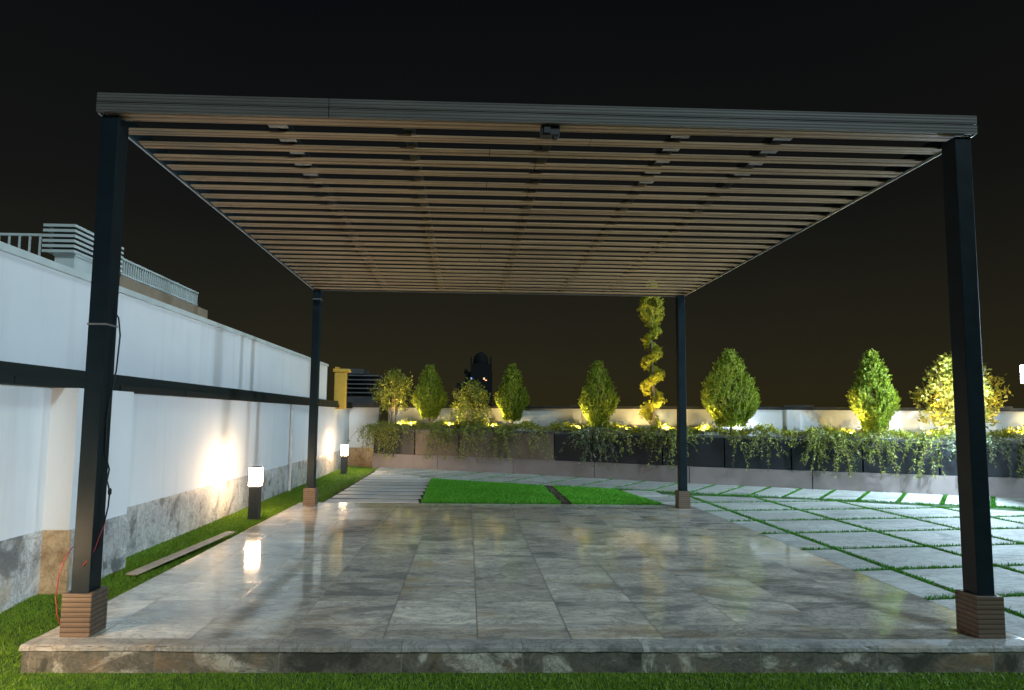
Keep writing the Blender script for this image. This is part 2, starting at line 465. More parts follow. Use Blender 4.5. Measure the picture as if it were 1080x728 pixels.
# border strip along the plinth: diagonal joints
def lerp(P, Q, t): return (P[0] + (Q[0] - P[0]) * t, P[1] + (Q[1] - P[1]) * t)
inner_t = []
bj = [(1.25, 9.75, .55, 11.9), (1.75, 9.37, 1.45, 11.60)]
ib = [-.80, -.33, 0.15, 0.62, 1.02, 1.50, 2.12, 2.72, 3.36, 3.94, 4.50, 5.05, 5.62, 6.05, 6.46, 6.92, 7.40, 7.87, 8.36, 8.88, 9.5, 10.1, 10.7, 11.3, 11.9, 12.5]
def yon(P, x):
    if x < P[0][0]: return P[0][1] + (P[1][1] - P[0][1]) * (x - P[0][0]) / (P[1][0] - P[0][0])
    for a_, b_ in zip(P[:-1], P[1:]):
        if a_[0] <= x <= b_[0]: return a_[1] + (b_[1] - a_[1]) * (x - a_[0]) / (b_[0] - a_[0])
    return P[-1][1]
for k_ in range(len(ib) - 1):
    x0, x1 = ib[k_] + HW, ib[k_ + 1] - HW
    dx = .95
    def outer(x): xo = min(x + dx, 13.8); return (xo, yon(PL, xo) + .02)
    poly = [(x0, yon(INNER, x0) + HW), (x1, yon(INNER, x1) + HW), outer(x1), outer(x0)]
    poly = clip(poly, -1, 0, -.12)
    add_slab(poly)
# left run of long stepping slabs
for j in range(12):
    y0 = 5.80 + .5 * j
    poly = [(.16, y0), (1.44, y0), (1.40, y0 + .36), (.16, y0 + .36)]
    for a_, b_ in zip(INNER[:1], INNER[1:2]):
        poly = clip(poly, *halfplane(a_, b_, HW)) if poly else poly
    add_slab(poly, to=path_slabs)
ps_ = path_slabs.build('path', PATHSTONE, bevel=.006); tag(ps_, kind='structure')
po = pav.build('pavement', PAVER)
bv = po.modifiers.new('bevel', 'BEVEL'); bv.width = .006; bv.segments = 2; bv.limit_method = 'ANGLE'
tag(po, kind='structure')

# two turf panels with their backing, and the trench between
L1 = [(1.47, 5.76), (3.37, 5.76), (3.39, 8.24), (1.42, 9.36)]
L2 = [(3.52, 5.76), (4.78, 5.76), (4.52, 7.66), (3.55, 8.15)]
g = MB(); g.prism(L1, -.011, .004); g.prism(L2, -.011, .004)
tag(g.build('turf_panel', m_plain('turf_panel_backing', (.04, .16, .015), .9, .3, 12)), kind='structure')
g = MB(); g.prism([(3.385, 5.76), (3.51, 5.76), (3.54, 8.2), (3.40, 8.3)], -.0115, .001)
tag(g.build('soil_trench', SOIL), kind='structure')
pb = MB()
for i in range(70):
    t = random.random(); x = 3.45 + .02 * t + random.uniform(-.045, .045); y = 5.8 + 2.4 * t; r = random.uniform(.008, .022)
    pb.lathe([(r * .5, -r * .4), (r, 0), (r * .9, r * .35), (r * .3, r * .7)], (x, y, .004), 7)
tag(pb.build('pebbles', m_plain('pebble', (.12, .08, .055), .8, .5, 25)), kind='stuff')

# ---- turf blades
def blades(P, h, w, lean=.45):
    n = len(P); th = rng.uniform(0, 2 * np.pi, n); hh = h * rng.uniform(.6, 1.25, n)
    la = rng.normal(0, lean, (n, 2)) * hh[:, None]
    side = np.stack([np.cos(th), np.sin(th), np.zeros(n)], 1) * (w / 2 * rng.uniform(.7, 1.3, n))[:, None]
    tip = P + np.column_stack([la, hh]); V = np.stack([P - side, P + side, tip + side * .25, tip - side * .25], 1)
    return V
def fill(poly, n, zf):
    P = np.array(poly); lo, hi = P.min(0), P.max(0); out = []
    while sum(map(len, out)) < n:
        q = rng.uniform(lo, hi, (n * 2, 2)); inside = np.zeros(len(q), bool)
        for i in range(len(P)):
            a_, b_ = P[i], P[(i + 1) % len(P)]
            c1 = (a_[1] > q[:, 1]) != (b_[1] > q[:, 1])
            xi = (b_[0] - a_[0]) * (q[:, 1] - a_[1]) / (b_[1] - a_[1] + 1e-12) + a_[0]
            inside ^= c1 & (q[:, 0] < xi)
        out.append(q[inside])
    q = np.concatenate(out)[:n]
    return np.column_stack([q, zf(q)])
Bl = []
zfront = lambda q: np.where(q[:, 1] < -.15, ZF, np.clip(ZF + (q[:, 1] + .15) / 1.05 * (ZL - ZF), ZF, ZL))
Bl.append(blades(fill([(XW, -1.0), (5.8, -1.0), (5.8, -.165), (-.155, -.165), (-.155, 1.2), (XW, 1.2)], 120000, zfront), .0135, .0048))
Bl.append(blades(fill([(XW, 1.2), (-.17, 1.2), (-.17, 5.9), (.13, 5.95), (.11, 7), (XW, 7)], 40000, zfront), .017, .007))
Bl.append(blades(fill([(XW, 7), (.11, 7), (.08, 12.5), (XW, 13.2)], 14000, lambda q: np.full(len(q), ZL)), .022, .012))
Bl.append(blades(fill([(XW, -4), (8, -4), (8, -1), (XW, -1)], 12000, zfront), .03, .012))
o = quads('grass', np.concatenate(Bl), TURF); tag(o, 'short green turf round the tiled platform', 'grass', kind='stuff')
Bl = [blades(fill(L1, 26000, lambda q: np.full(len(q), .002)), .024, .011), blades(fill(L2, 13000, lambda q: np.full(len(q), .002)), .024, .011)]
o = quads('panel_grass', np.concatenate(Bl), TURF_BRIGHT); tag(o, 'bright green turf on the two panels behind the platform', 'grass', kind='stuff')
# turf in the joints of the right field and border
J = []
def joint(p, q, n, w=.030):
    t = rng.uniform(0, 1, n); u = rng.uniform(-w, w, n); p, q = np.array(p), np.array(q); d_ = (q - p) / np.linalg.norm(q - p)
    xy = p + (q - p) * t[:, None] + np.array([-d_[1], d_[0]]) * u[:, None]
    J.append(blades(np.column_stack([xy, np.full(n, -.012)]), .028, .009, .3))
for x in XS[1:-1]: joint((x, -.03), (x, yon(INNER, x)), 1700)
for j in range(1, 9):
    y0 = cross_y(j, 5.15)
    for a_ in np.arange(5.15, 12.5, .5):
        if cross_y(j, a_) < yon(INNER, a_) - .05: joint((a_, cross_y(j, a_)), (a_ + .5, cross_y(j, a_ + .5)), 170)
for x in ib[5:]: joint((x, yon(INNER, x)), (min(x + .95, 13.8), yon(PL, min(x + .95, 13.8))), 260)
for a_, b_ in zip(INNER[2:-1], INNER[3:]): joint(a_, b_, 800)
o = quads('joint_grass', np.concatenate(J), TURF_JOINT); tag(o, 'strips of green turf in the joints between the white pavers', 'grass', kind='stuff')

# ------------------------------------------------------------------ pergola
pg = thing('pergola', 'large flat roofed slatted pergola on four black posts over the tiled floor', 'pergola', (W / 2, D / 2, 0))
def P_(o): o.matrix_parent_inverse = Matrix.Translation((-W / 2, -D / 2, 0)); return o
pw, pd = .097, .118
for (sx, sy) in ((0, 0), (1, 0), (0, 1), (1, 1)):
    x0 = 0 if sx == 0 else W - pw
    y0 = 0 if sy == 0 else D - .03 - pd + .03
    m = MB(); m.box(x0, x0 + pw, y0, y0 + pd, 0.002, H - .004)
    po = P_(m.build('post', POST, pg, bevel=.004))
    m = MB(); e = .028
    bx0, bx1, by0, by1, hb = x0 - e, x0 + pw + e, y0 - e, y0 + pd + e, .222
    # four grooved boards round the foot of the post
    m.box(bx0, bx1, by0, by0 + .02, .001, hb); m.box(bx0, bx1, by1 - .02, by1, .001, hb)
    m.box(bx0 + .001, bx0 + .02, by0 + .0205, by1 - .0205, .001, hb + .002); m.box(bx1 - .02, bx1 - .001, by0 + .0205, by1 - .0205, .001, hb + .002)
    m.build('post_base', BOXCLAD, po, bevel=.002).matrix_parent_inverse = Matrix.Translation((-W / 2, -D / 2, 0)) if False else Matrix.Identity(4)
    m = MB(); m.box(x0 - .012, x0 + pw + .012, y0 - .012, y0 + pd + .012, hb - .008, hb - .002); m.build('plate', STEEL, po)
    if sx == 0:
        m = MB(); m.box(x0 - .004, x0 + pw + .004, y0 - .004, y0 + pd + .004, (1.646 if sy == 0 else 2.70), (1.656 if sy == 0 else 2.712))
        m.build('strap', STEEL, po)
# front fascia: two grooved boards, split by a butt joint
m = MB()
for (xa, xb) in ((-.018, 1.268), (1.272, W + .02)):
    m.box(xa, xb, -.030, -.006, H + .004, H + .056); m.box(xa, xb, -.030, -.006, H + .060, H + .112)
P_(m.build('fascia', FASCIA, pg, bevel=.002))
m = MB(); m.box(-.018, W + .02, D + .006, D + .03, H + .004, H + .108)
P_(m.build('rear_fascia', FASCIA, pg))
for xs in ((-.018, .006), (W - .006, W + .02)):
    m = MB(); m.box(xs[0], xs[1], -.005, D + .005, H + .006, H + .108)
    m.box((xs[0] - .002) if xs[0] < 1 else xs[1] - .006, (xs[0] + .006) if xs[0] < 1 else xs[1] + .002, -.005, D + .005, H + .0005, H + .0055, 1)
    P_(m.build('side_beam', [POST, TRIM], pg))
m = MB()
ns = 27; pitch = D / ns
for i in range(ns):
    y = .012 + i * pitch
    wdt = .094
    jx = 2.5 + .35 * math.sin(i * 2.1)
    dz = random.uniform(-.0025, .0025); tw = random.uniform(-.003, .003)
    for xa, xb in ((.008, jx - .002), (jx + .002, W - .008)):
        m.box(xa, xb, y, y + wdt * .488, H + .006 + dz, H + .014 + dz)
        m.box(xa, xb, y + wdt * .512, y + wdt, H + .006 + dz + tw, H + .014 + dz + tw)
P_(m.build('slat_roof', SLAT, pg))
for x in (.95, 1.70, 2.55, 3.33, 3.95):
    m = MB(); m.box(x - .03, x + .03, .0, D, H + .030, H + .09)
    P_(m.build('joist', JOIST, pg))
for x, rows in ((.95, 5), (3.33, 5), (3.95, 4)):  # clips are added pale plates that stand in for highlights on the joists
    for i in range(rows):
        y = .012 + i * pitch + .094
        m = MB(); m.box(x - .06 + .01 * (i % 3), x + .05, y + .012, y + .052, H + .010, H + .016); P_(m.build('clip', STEEL, pg))
m = MB(); m.box(-.0, W, .02, .08, H + .027, H + .1); P_(m.build('cross_beam', POST, pg))
m = MB(); m.box(-.0, W, D - .08, D - .02, H + .027, H + .1); P_(m.build('cross_beam', POST, pg))
for o in list(pg.children):
    pass

m = MB(); m.box(2.475, 2.585, .0, .06, H - .055, H + .003); m.box(2.49, 2.53, -.012, 0, H - .05, H - .012); m.lathe([(.016, 0), (.016, .02)], (2.557, .02, H - .075), 10)
tag(m.build('sensor', BLACKC, bevel=.003), 'small black sensor box under the middle of the pergola front edge', 'sensor')

# cables on the near left post
m = MB(); xq = pw
m.tube([(xq + .002, .07, 1.73), (xq + .02, .09, 1.70), (xq + .035, .09, 1.60), (xq + .03, .08, 1.40), (xq + .012, .07, 1.27), (xq + .004, .06, 1.15), (xq + .006, .06, .95), (xq + .03, .07, .86), (xq + .022, .07, .80), (xq + .04, .07, .74), (xq + .036, .07, .66), (xq + .015, .06, .52), (xq + .002, .05, .44)], .0042, 6)
m.lathe([(.004, 0), (.010, .01), (.010, .03), (.004, .04)], (xq + .040, .07, .72), 8)
tag(m.build('cable', BLACKC, smooth=True), 'thin black cable looping down the inner face of the front left post', 'cable')
m = MB()
m.tube([(xq + .03, .065, .58), (xq + .008, .05, .50), (xq + .004, .02, .44), (xq * .6, -.006, .36)], .003, 6)
m.tube([(.0, -.004, .46), (-.035, -.012, .40), (-.058, -.018, .30), (-.062, -.02, .20), (-.052, -.02, .12), (-.036, -.01, .06)], .003, 6)
tag(m.build('red_cable', REDC, smooth=True), 'thin red cable bowed round the foot of the front left post', 'cable')

# loose plank lying on the turf beside the platform
m = MB()
m.box(-.85, .85, -.04, .04, 0, .014)
o = m.build('plank', WOOD, bevel=.003)
o.location = (-.30, 2.35, -.005); o.rotation_euler = (0, R(-1.2), R(84.5))
tag(o, 'loose narrow wooden plank lying on turf along the platform edge', 'plank')

# ------------------------------------------------------------------ left garden wall
gw = thing('garden_wall', 'long low white plastered wall with pale marble skirting beside the turf strip', 'wall', (XW, 5, 0))
def GW(o): o.matrix_parent_inverse = Matrix.Translation((-XW, -5, 0)); return o
ZT = 1.335
m = MB(); m.box(-1.0, XW, -7, .95 + .1, -.17, ZT); m.box(-1.0, XW, 1.851, 13.3, -.17, ZT)
GW(m.build('wall', WHITE, gw))
m = MB(); m.box(-1.0, -.60, 1.05, 1.85, -.17, ZT)
GW(m.build('pier', WHITE, gw))
m = MB()
m.box(XW - .02, XW + .012, -7, 1.048, -.168, .375); m.box(XW - .02, XW + .012, 1.852, 13.2, -.168, .375)
GW(m.build('skirting', SKIRT, gw))
m = MB(); m.box(-.72, -.588, 1.066, 1.852, -.168, .375); GW(m.build('skirting', SKIRT, gw))
m = MB(); m.box(-.77, -.590, 1.036, 1.064, -.168, .375); GW(m.build('skirting', SKIRT_WARM, gw))
m = MB()
m.box(-1.0, -.69, -7, 13.3, ZT + .001, ZT + .055); m.box(-1.0, -.715, -7, 13.3, ZT + .0565, ZT + .135)
for y in np.arange(-6, 13, 1.3): m.box(-.6895, -.683, y, y + .012, ZT + .004, ZT + .052)
GW(m.build('rail', RAILSTEEL, gw))
m = MB(); m.box(-.69, XW - .02, 1.0, 1.9, ZT - .02, ZT + .0005); 
# short return wall closing the corner
rw = thing('return_wall', 'short white wall facing the turf strip at its far corner with marble skirting', 'wall', (-.5, 13.3, 0))
m = MB(); m.box(XW + .013, -.06, 13.15, 13.4, -.17, 1.36); m.build('wall', WHITE, rw).matrix_parent_inverse = Matrix.Translation((.5, -13.3, 0))
m = MB(); m.box(XW + .014, -.06, 13.13, 13.149, -.168, .40); m.build('skirting', SKIRT_WARM, rw).matrix_parent_inverse = Matrix.Translation((.5, -13.3, 0))
m = MB(); m.box(-1.0, -.04, 13.10, 13.42, 1.361, 1.45); m.build('coping', COPE_D, rw).matrix_parent_inverse = Matrix.Translation((.5, -13.3, 0))

m = MB(); m.tube([(XW + .03, 7.55, -.05), (XW + .03, 7.55, 1.33)], .024, 10)
for z in (.35, .9, 1.25): m.box(XW + .003, XW + .058, 7.522, 7.578, z, z + .02)
tag(m.build('pipe', m_plain('pipe_paint', (.62, .60, .58), .5)), 'thin pale vertical pipe on the white wall beyond the nearer lit bollard', 'pipe')

# taller wall behind
uw = thing('boundary_wall', 'taller white wall rising behind the low garden wall with a thin top capping', 'wall', (-.98, 3, 1))
def UW(o): o.matrix_parent_inverse = Matrix.Translation((.98, -3, -1)); return o
m = MB(); m.box(-1.25, -.90, -7, 11.0, -.17, 2.185); UW(m.build('wall', WHITE, uw))
m = MB(); m.box(-1.27, -.875, -7, 11.0, 2.1855, 2.235); UW(m.build('coping', GREYWHITE, uw))
pl = thing('pillar', 'narrow white pillar, tinted by warm light, with a small cap at the end of the taller wall', 'pillar', (-.70, 11.5, 1.3))
m = MB(); m.box(-.115, .115, -.12, .12, 0, .80); m.build('shaft', WARM_LIT, pl, bevel=.006)
m = MB(); m.box(-.15, .19, -.15, .15, .801, .87); m.box(-.115, -.04, -.12, .12, .871, .91); m.build('cap', WARM_LIT, pl, bevel=.006)

# neighbour's roof behind the wall
nb = thing('neighbour_building', 'neighbouring roof edge with a tan ledge showing above the taller white wall', 'building', (-3, 3, -14))
def NBp(o): o.matrix_parent_inverse = Matrix.Translation((3, -3, 14)); return o
m = MB(); m.box(-6, -1.56, -3, 5.65, -14, 2.45); NBp(m.build('wall', WHITE, nb))
m = MB(); m.box(-6, -1.50, 3.33, 5.75, 2.451, 2.575); NBp(m.build('ledge', TAN, nb))
def railing(name, p, q, z0, z1, label, n):
    t = thing(name, label, 'railing', (*p, z0))
    dx, dy = q[0] - p[0], q[1] - p[1]; L = math.hypot(dx, dy); t.rotation_euler = (0, 0, math.atan2(dy, dx))
    m = MB(); m.box(0, L, -.012, .012, z1 - z0 - .02, z1 - z0); m.box(0, L, -.010, .010, .015, .03); m.build('rail', GREYWHITE, t)
    for i in range(n):
        x = .02 + (L - .04) * i / (n - 1)
        m = MB(); m.box(x - .007, x + .007, -.007, .007, .0, z1 - z0 - .0205); m.build('baluster', GREYWHITE, t)
railing('railing', (-1.52, 3.36), (-1.52, 5.42), 2.576, 2.765, 'white balustrade running back along the tan ledge, beyond the louvred chimney', 40)
railing('railing', (-2.9, 2.45), (-1.77, 2.45), 2.451, 2.765, 'short white balustrade left of the louvred chimney, at the edge of the photo', 13)
ch = thing('chimney', 'pale rooftop chimney block with five louvre slats on top, above the white wall', 'chimney', (-1.62, 2.87, 2.576))
m = MB(); m.box(-.06, .135, -.40, .42, .0, .03); m.box(-.05, .125, -.39, .41, -.12, -.001); m.build('shaft', GREYWHITE, ch)
for i in range(6):
    z = .035 + i * .047
    m = MB(); m.box(-.14, .145, -.44, .45, z, z + .010); m.box(-.14, .145, -.44, -.43, z - .014, z - .0005); m.box(.135, .145, -.4295, .45, z - .014, z - .0005)
    m.build('louvre', GREYWHITE, ch)
m = MB(); m.box(-.09, .09, -.36, .36, .031, .27); m.build('core', DARKBOX, ch)
ch2 = thing('louvred_box', 'dark louvred rooftop box beyond the far corner of the white walls', 'chimney', (-.92, 16.2, 1.2))
m = MB(); m.box(-.42, .40, -.4, .4, -15, .55); m.build('shaft', DARKBOX, ch2)
for i in range(5):
    z = .58 + i * .12
    m = MB(); m.box(-.50, .50, -.5, .5, z, z + .035); m.build('louvre', LOUV, ch2)
m = MB(); m.box(-.36, .34, -.34, .34, .551, 1.12); m.build('core', BLACKC, ch2)
m = MB(); m.box(-.52, .1, -.52, .52, 1.121, 1.26); m.build('cap', DARKBOX, ch2)

# ------------------------------------------------------------------ bollard lamps
def make_bollard():
    b = thing('bollard_lamp', '', 'bollard light', (0, 0, 0))
    m = MB(); m.box(-.058, .058, -.058, .058, 0, .385); m.box(-.075, .075, -.075, .075, -.02, .012); m.build('body', CHARC, b, bevel=.004)
    m = MB(); m.box(-.064, .064, -.064, .064, .388, .595); m.build('diffuser', B_LIGHT, b, bevel=.008)
    m = MB(); m.box(-.060, .060, -.060, .060, .596, .606); m.build('cap', CHARC, b)
    return b
b0 = make_bollard()
for i, (x, y, lb) in enumerate(((-.385, 4.50, 'lit square bollard lamp standing on turf beside the platform, the nearer and larger one'),
                                (-.47, 10.9, 'lit square bollard lamp in the far corner by the short return wall'),
                                (-.47, -.70, 'lit square bollard lamp on the turf outside the left edge of the photo'))):
    o = b0 if i == 0 else copy_tree(b0)
    o.location = (x, y, ZL if y > 0 else ZF); tag(o, lb, 'bollard light', 'bollard lamps along the garden wall')

# ------------------------------------------------------------------ plinth, planters, parapet
pn = thing('plinth', 'long low grey stone plinth carrying the row of planters', 'plinth', (PL[0][0], PL[0][1], 0))
def PN(o, p=PL[0]): o.matrix_parent_inverse = Matrix.Translation((-p[0], -p[1], 0)); return o
ZS = .305
cuts = [0.0, 1.72, CUM[1], CUM[1] + 1.8, CUM[2], CUM[2] + 2.05, CUM[3], CUM[3] + 2.0, STOT]
for a_, b_ in zip(cuts[:-1], cuts[1:]):
    e_ = .006
    p1, p2 = along(a_ + e_), along(b_ - e_); q1, q2 = along(a_ + e_, .6), along(b_ - e_, .6)
    m = MB(); m.prism([p1[:2], p2[:2], q2[:2], q1[:2]], -.168, ZS)
    PN(m.build('panel', PLINTH, pn, bevel=.004))

ZP = .87
planters = []
npl = 14; pitchp = STOT / npl
plab = ['first planter from the left, half hidden by trailing leaves under the multi stemmed tree', 'brown planter under the leftmost conifer', 'brown planter under the short leafy bush',
        'brown planter under the slender conifer right of the distant tower', 'charcoal planter just right of the slender conifer', 'charcoal planter under the rounded conifer left of the spiral tree',
        'charcoal planter under the golden spiral topiary', 'charcoal planter just right of the rear right pergola post', 'charcoal planter under the broad white lit conifer',
        'charcoal planter between the broad conifer and the tall right conifer', 'charcoal planter under the tall right conifer', 'charcoal planter under the yellow leaved bush behind the front right post',
        'charcoal planter at the right edge of the photo', 'charcoal planter beyond the right edge of the photo']
for i in range(npl):
    s0, s1 = i * pitchp + .012, (i + 1) * pitchp - .012
    dF, dB = .025, .50
    A_, B_, C_, D_ = along(s0, dF), along(s1, dF), along(s1, dB), along(s0, dB)
    cx_, cy_, an = along((s0 + s1) / 2, .26)
    t = thing('planter', plab[i], 'planter', (cx_, cy_, ZS), 0, 'planters along the parapet')
    def TP(o): o.matrix_parent_inverse = Matrix.Translation((-cx_, -cy_, -ZS)); return o
    m = MB()
    pts = [p[:2] for p in (A_, B_, C_, D_)]
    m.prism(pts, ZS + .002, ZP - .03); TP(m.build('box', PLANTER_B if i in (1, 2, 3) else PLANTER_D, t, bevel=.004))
    m = MB()
    ce = np.mean(pts, 0); grow = [tuple(ce + (np.array(p) - ce) * (1 + .015 / np.linalg.norm(np.array(p) - ce))) for p in pts]
    ins = [tuple(ce + (np.array(p) - ce) * .86) for p in pts]
    for k_ in range(4):
        m.prism([grow[k_], grow[(k_ + 1) % 4], ins[(k_ + 1) % 4], ins[k_]], ZP - .0295, ZP)
    TP(m.build('rim', RIM, t))
    m = MB(); m.prism(ins, ZP - .0293, ZP - .012); TP(m.build('soil', SOIL, t))
    planters.append(t)

pr = thing('parapet_wall', 'low white parapet wall with dark coping running behind the planters', 'wall', (PL[0][0], PL[0][1] + .7, 0))
def PRp(o): o.matrix_parent_inverse = Matrix.Translation((-PL[0][0], -PL[0][1] - .7, 0)); return o
a62, a85 = offset(PL, .62), offset(PL, .82)
m = MB()
for i in range(len(PL) - 1): m.prism([a62[i], a62[i + 1], a85[i + 1], a85[i]], -.17, 1.36)
PRp(m.build('wall', WHITE, pr))
a58, a90 = offset(PL, .585), offset(PL, .86)
m = MB()
for i in range(len(PL) - 1): m.prism([a58[i], a58[i + 1], a90[i + 1], a90[i]], 1.361, 1.415)
PRp(m.build('coping', COPE_D, pr))
for s_ in (4.75, 8.95, 12.0):
    x, y, an = along(s_, .60); m = MB(); Mx = Matrix.Translation((x, y, 0)) @ Matrix.Rotation(an, 4, 'Z')
    m.box(-.11, .11, -.035, .10, -.16, 1.359, 0, Mx); m.box(-.15, .35, -.075, .24, 1.416, 1.445, 1, Mx)
    PRp(m.build('pillar', [WHITE, COPE_D], pr))

# ------------------------------------------------------------------ foliage
def leaves(C_, Dn, l, w, jit=.5, nrm=None, nj=.45):
    """rhombic leaves at C_ pointing along Dn"""
    n = len(C_); Dn = Dn + rng.normal(0, jit, (n, 3)); Dn /= np.linalg.norm(Dn, axis=1)[:, None] + 1e-9
    X = np.cross(Dn, rng.normal(0, 1, (n, 3)) if nrm is None else nrm + rng.normal(0, nj, (n, 3))); X /= np.linalg.norm(X, axis=1)[:, None] + 1e-9
    ll = l * rng.uniform(.6, 1.35, n)[:, None]; ww = w * rng.uniform(.6, 1.35, n)[:, None]
    mid = C_ + Dn * ll * .45
    return np.stack([C_, mid + X * ww / 2, C_ + Dn * ll, mid - X * ww / 2], 1)

def conifer(x, y, z0, ztop, wid, mat, label, base=.12, n=620, rough=1.0, flat=1.0, pk=.33):
    h = ztop - z0; t_ = thing('conifer', label, 'tree', (x, y, z0))
    hb = base * h
    m = MB()
    m.tube([(0, 0, -.03), (.01, 0, hb), (.0, .01, h * .55), (0, 0, h * .9)], [.028, .024, .014, .004], 8)
    for k_ in range(9):
        a = random.uniform(0, 6.28); z = random.uniform(hb * .6, h * .5); rr = wid * .33
        m.tube([(0, 0, z), (math.cos(a) * rr * .5, math.sin(a) * rr * .5, z + .12), (math.cos(a) * rr, math.sin(a) * rr, z + .30)], [.010, .007, .003], 5)
    m.build('trunk', BARK, t_)
    ph = rng.uniform(0, 6.28, 5); Q = []
    T = np.sqrt(rng.uniform(0, 1, n)); T = 1 - T                      # denser low down
    T = np.concatenate([T, rng.uniform(0, 1, n // 2), np.full(12, .985)])
    for t in T:
        a = rng.uniform(0, 6.28)
        prof = ((t / pk) ** .55 if t < pk else ((1 - (t - pk) / (1 - pk)) ** .74)) * .96 + .01
        prof = max(prof, .42 if t < pk else 0)
        lump = 1 + rough * (.035 * math.sin(3 * a + ph[0] + 5 * t) + .045 * math.sin(5 * a - 9 * t + ph[1]) + .05 * math.sin(11 * t + ph[2] + 2 * a))
        r = wid / 2 * prof * lump * rng.uniform(.76, 1.0)
        zc = hb + t * (h - hb) * .95
        c0 = np.array([r * math.cos(a), r * math.sin(a) * flat, zc])
        ax = np.array([math.cos(a) * .42, math.sin(a) * .42, 1.0]); ax += rng.normal(0, .22, 3); ax /= np.linalg.norm(ax)
        sd = np.cross(ax, [math.cos(a + .9), math.sin(a + .9), .2]); sd /= np.linalg.norm(sd)
        k_ = 26; L = .12 * rng.uniform(.7, 1.25)
        u = rng.uniform(0, 1, k_); sg = rng.choice([-1, 1], k_)
        cc = c0 + ax * (u * L)[:, None] + sd * (sg * .028 * (1 - u * .6) * rng.uniform(.2, 1, k_))[:, None]
        dd = ax + sd * (sg * .8)[:, None]
        Q.append(leaves(cc, dd, .038, .017, .22, np.array([math.cos(a), math.sin(a), .15])))
    quads('crown', np.concatenate(Q), mat, t_)
    return t_

def bushy(x, y, z0, ztop, wid, mat, label, stems=6, n=150, zc0=.35, lf=(.062, .03), dens=17):
    h = ztop - z0; t_ = thing('leafy_bush', label, 'bush', (x, y, z0)); m = MB(); ends = []
    for k_ in range(stems):
        a = 6.28 * k_ / stems + random.uniform(-.3, .3); rr = wid * random.uniform(.12, .42)
        p = [Vector((random.uniform(-.05, .05), random.uniform(-.04, .04), -.03))]
        for j in range(1, 7):
            t = j / 6; p.append(Vector((p[0].x + math.cos(a) * rr * t ** 1.3 + random.uniform(-.02, .02), p[0].y + math.sin(a) * rr * t ** 1.3 + random.uniform(-.02, .02), h * .93 * t * random.uniform(.93, 1.0))))
        m.tube(p, [.012, .011, .009, .007, .006, .004, .003], 6); ends.append(p)
    m.build('trunk', BARK, t_)
    Q = []
    for i in range(n):
        t = rng.uniform(zc0, 1.0); a = rng.uniform(0, 6.28)
        u = (t - zc0) / (1 - zc0); prof = (math.sin(math.pi * min(1, .18 + u * .80)) ** .6)
        r = wid / 2 * prof * math.sqrt(rng.uniform(.05, 1)) * rng.uniform(.8, 1.12)
        c0 = np.array([r * math.cos(a), r * math.sin(a), h * t * rng.uniform(.96, 1.02)])
        cc = c0 + rng.normal(0, .045, (dens, 3)); dd = np.array([math.cos(a), math.sin(a), .4]) * .6 + rng.normal(0, .5, (dens, 3))
        Q.append(leaves(cc, dd, lf[0], lf[1], .5))
    quads('crown', np.concatenate(Q), mat, t_)
    return t_

zso = ZP - .02
bushy(.37, 12.55, zso - .08, 2.17, 1.02, BUSH, 'loose multi stemmed tree in the leftmost planter, near the white corner', 7, 165, .40)
conifer(1.21, 12.12, zso - .08, 2.28, .74, CONIF, 'leftmost conifer, yellowish with a full crown, between the multi stemmed tree and short bush', .22)
bushy(2.16, 11.65, zso - .06, 1.93, .90, BUSH, 'short loose leafy bush in front of the distant dark tower', 8, 190, .10)
conifer(3.03, 11.2, zso - .04, 2.26, .64, CONIF, 'slender conifer just right of the distant dark tower', .18)
conifer(4.71, 10.19, zso, 2.27, .72, CONIF, 'oval conifer standing between the slender conifer and the spiral topiary', .08, pk=.40)
conifer(6.93, 8.94, zso, 2.43, 1.06, CONIF, 'broadest conifer, white lit at its foot, right of the rear right post', .10, 950)
conifer(9.07, 8.0, zso, 2.35, .70, CONIF, 'tall narrow conifer at the right, left of the front right post', .08, 720, pk=.38)
bushy(10.25, 7.5, zso, 2.24, 1.22, YBUSH, 'yellow leaved bush partly hidden behind the front right post', 8, 300, .18, (.07, .036))

# spiral topiary
st = thing('spiral_topiary', 'tall golden spiral topiary with a teardrop top left of the rear right post', 'tree', (5.66, 9.6, zso))
ztop = 3.92 - zso
m = MB(); m.tube([(0, 0, -.03), (.02, 0, .8), (-.01, .01, 1.6), (0, 0, 2.6)], [.03, .026, .02, .008], 8); m.build('trunk', BARK, st)
Q = []
turns = 4.0
for i in range(800):
    t = rng.uniform(0, 1); z = .22 + t * 1.86; a = 2 * math.pi * turns * t ** 1.12 + .5
    rad = .145 - .05 * t; tube = (.140 - .045 * t)
    o3 = rng.normal(0, 1, 3); o3 /= np.linalg.norm(o3); o3 *= tube * rng.uniform(.55, 1.0) * np.array([1, 1, .85])
    c0 = np.array([rad * math.cos(a), rad * math.sin(a), z]) + o3
    cc = c0 + rng.normal(0, .014, (15, 3)); dd = o3 / np.linalg.norm(o3) + np.array([0, 0, .5])
    Q.append(leaves(cc, np.array([-math.sin(a), math.cos(a), .9]) * np.ones((15, 1)), .042, .018, .35, o3 / np.linalg.norm(o3)))
for i in range(300):
    t = rng.uniform(0, 1); a = rng.uniform(0, 6.28); z0_ = 2.06; hh = ztop - z0_
    prof = (t / .38) ** .7 if t < .38 else (1 - (t - .38) / .62) ** .8
    r = .235 * prof * rng.uniform(.6, 1.04) + .015; c0 = np.array([r * math.cos(a), r * math.sin(a), z0_ + t * hh * .93])
    cc = c0 + rng.normal(0, .02, (15, 3)); dd = np.array([math.cos(a) * .5, math.sin(a) * .5, 1.0])
    Q.append(leaves(cc, np.repeat(dd[None], 15, 0), .05, .018, .3, np.array([math.cos(a), math.sin(a), .1])))
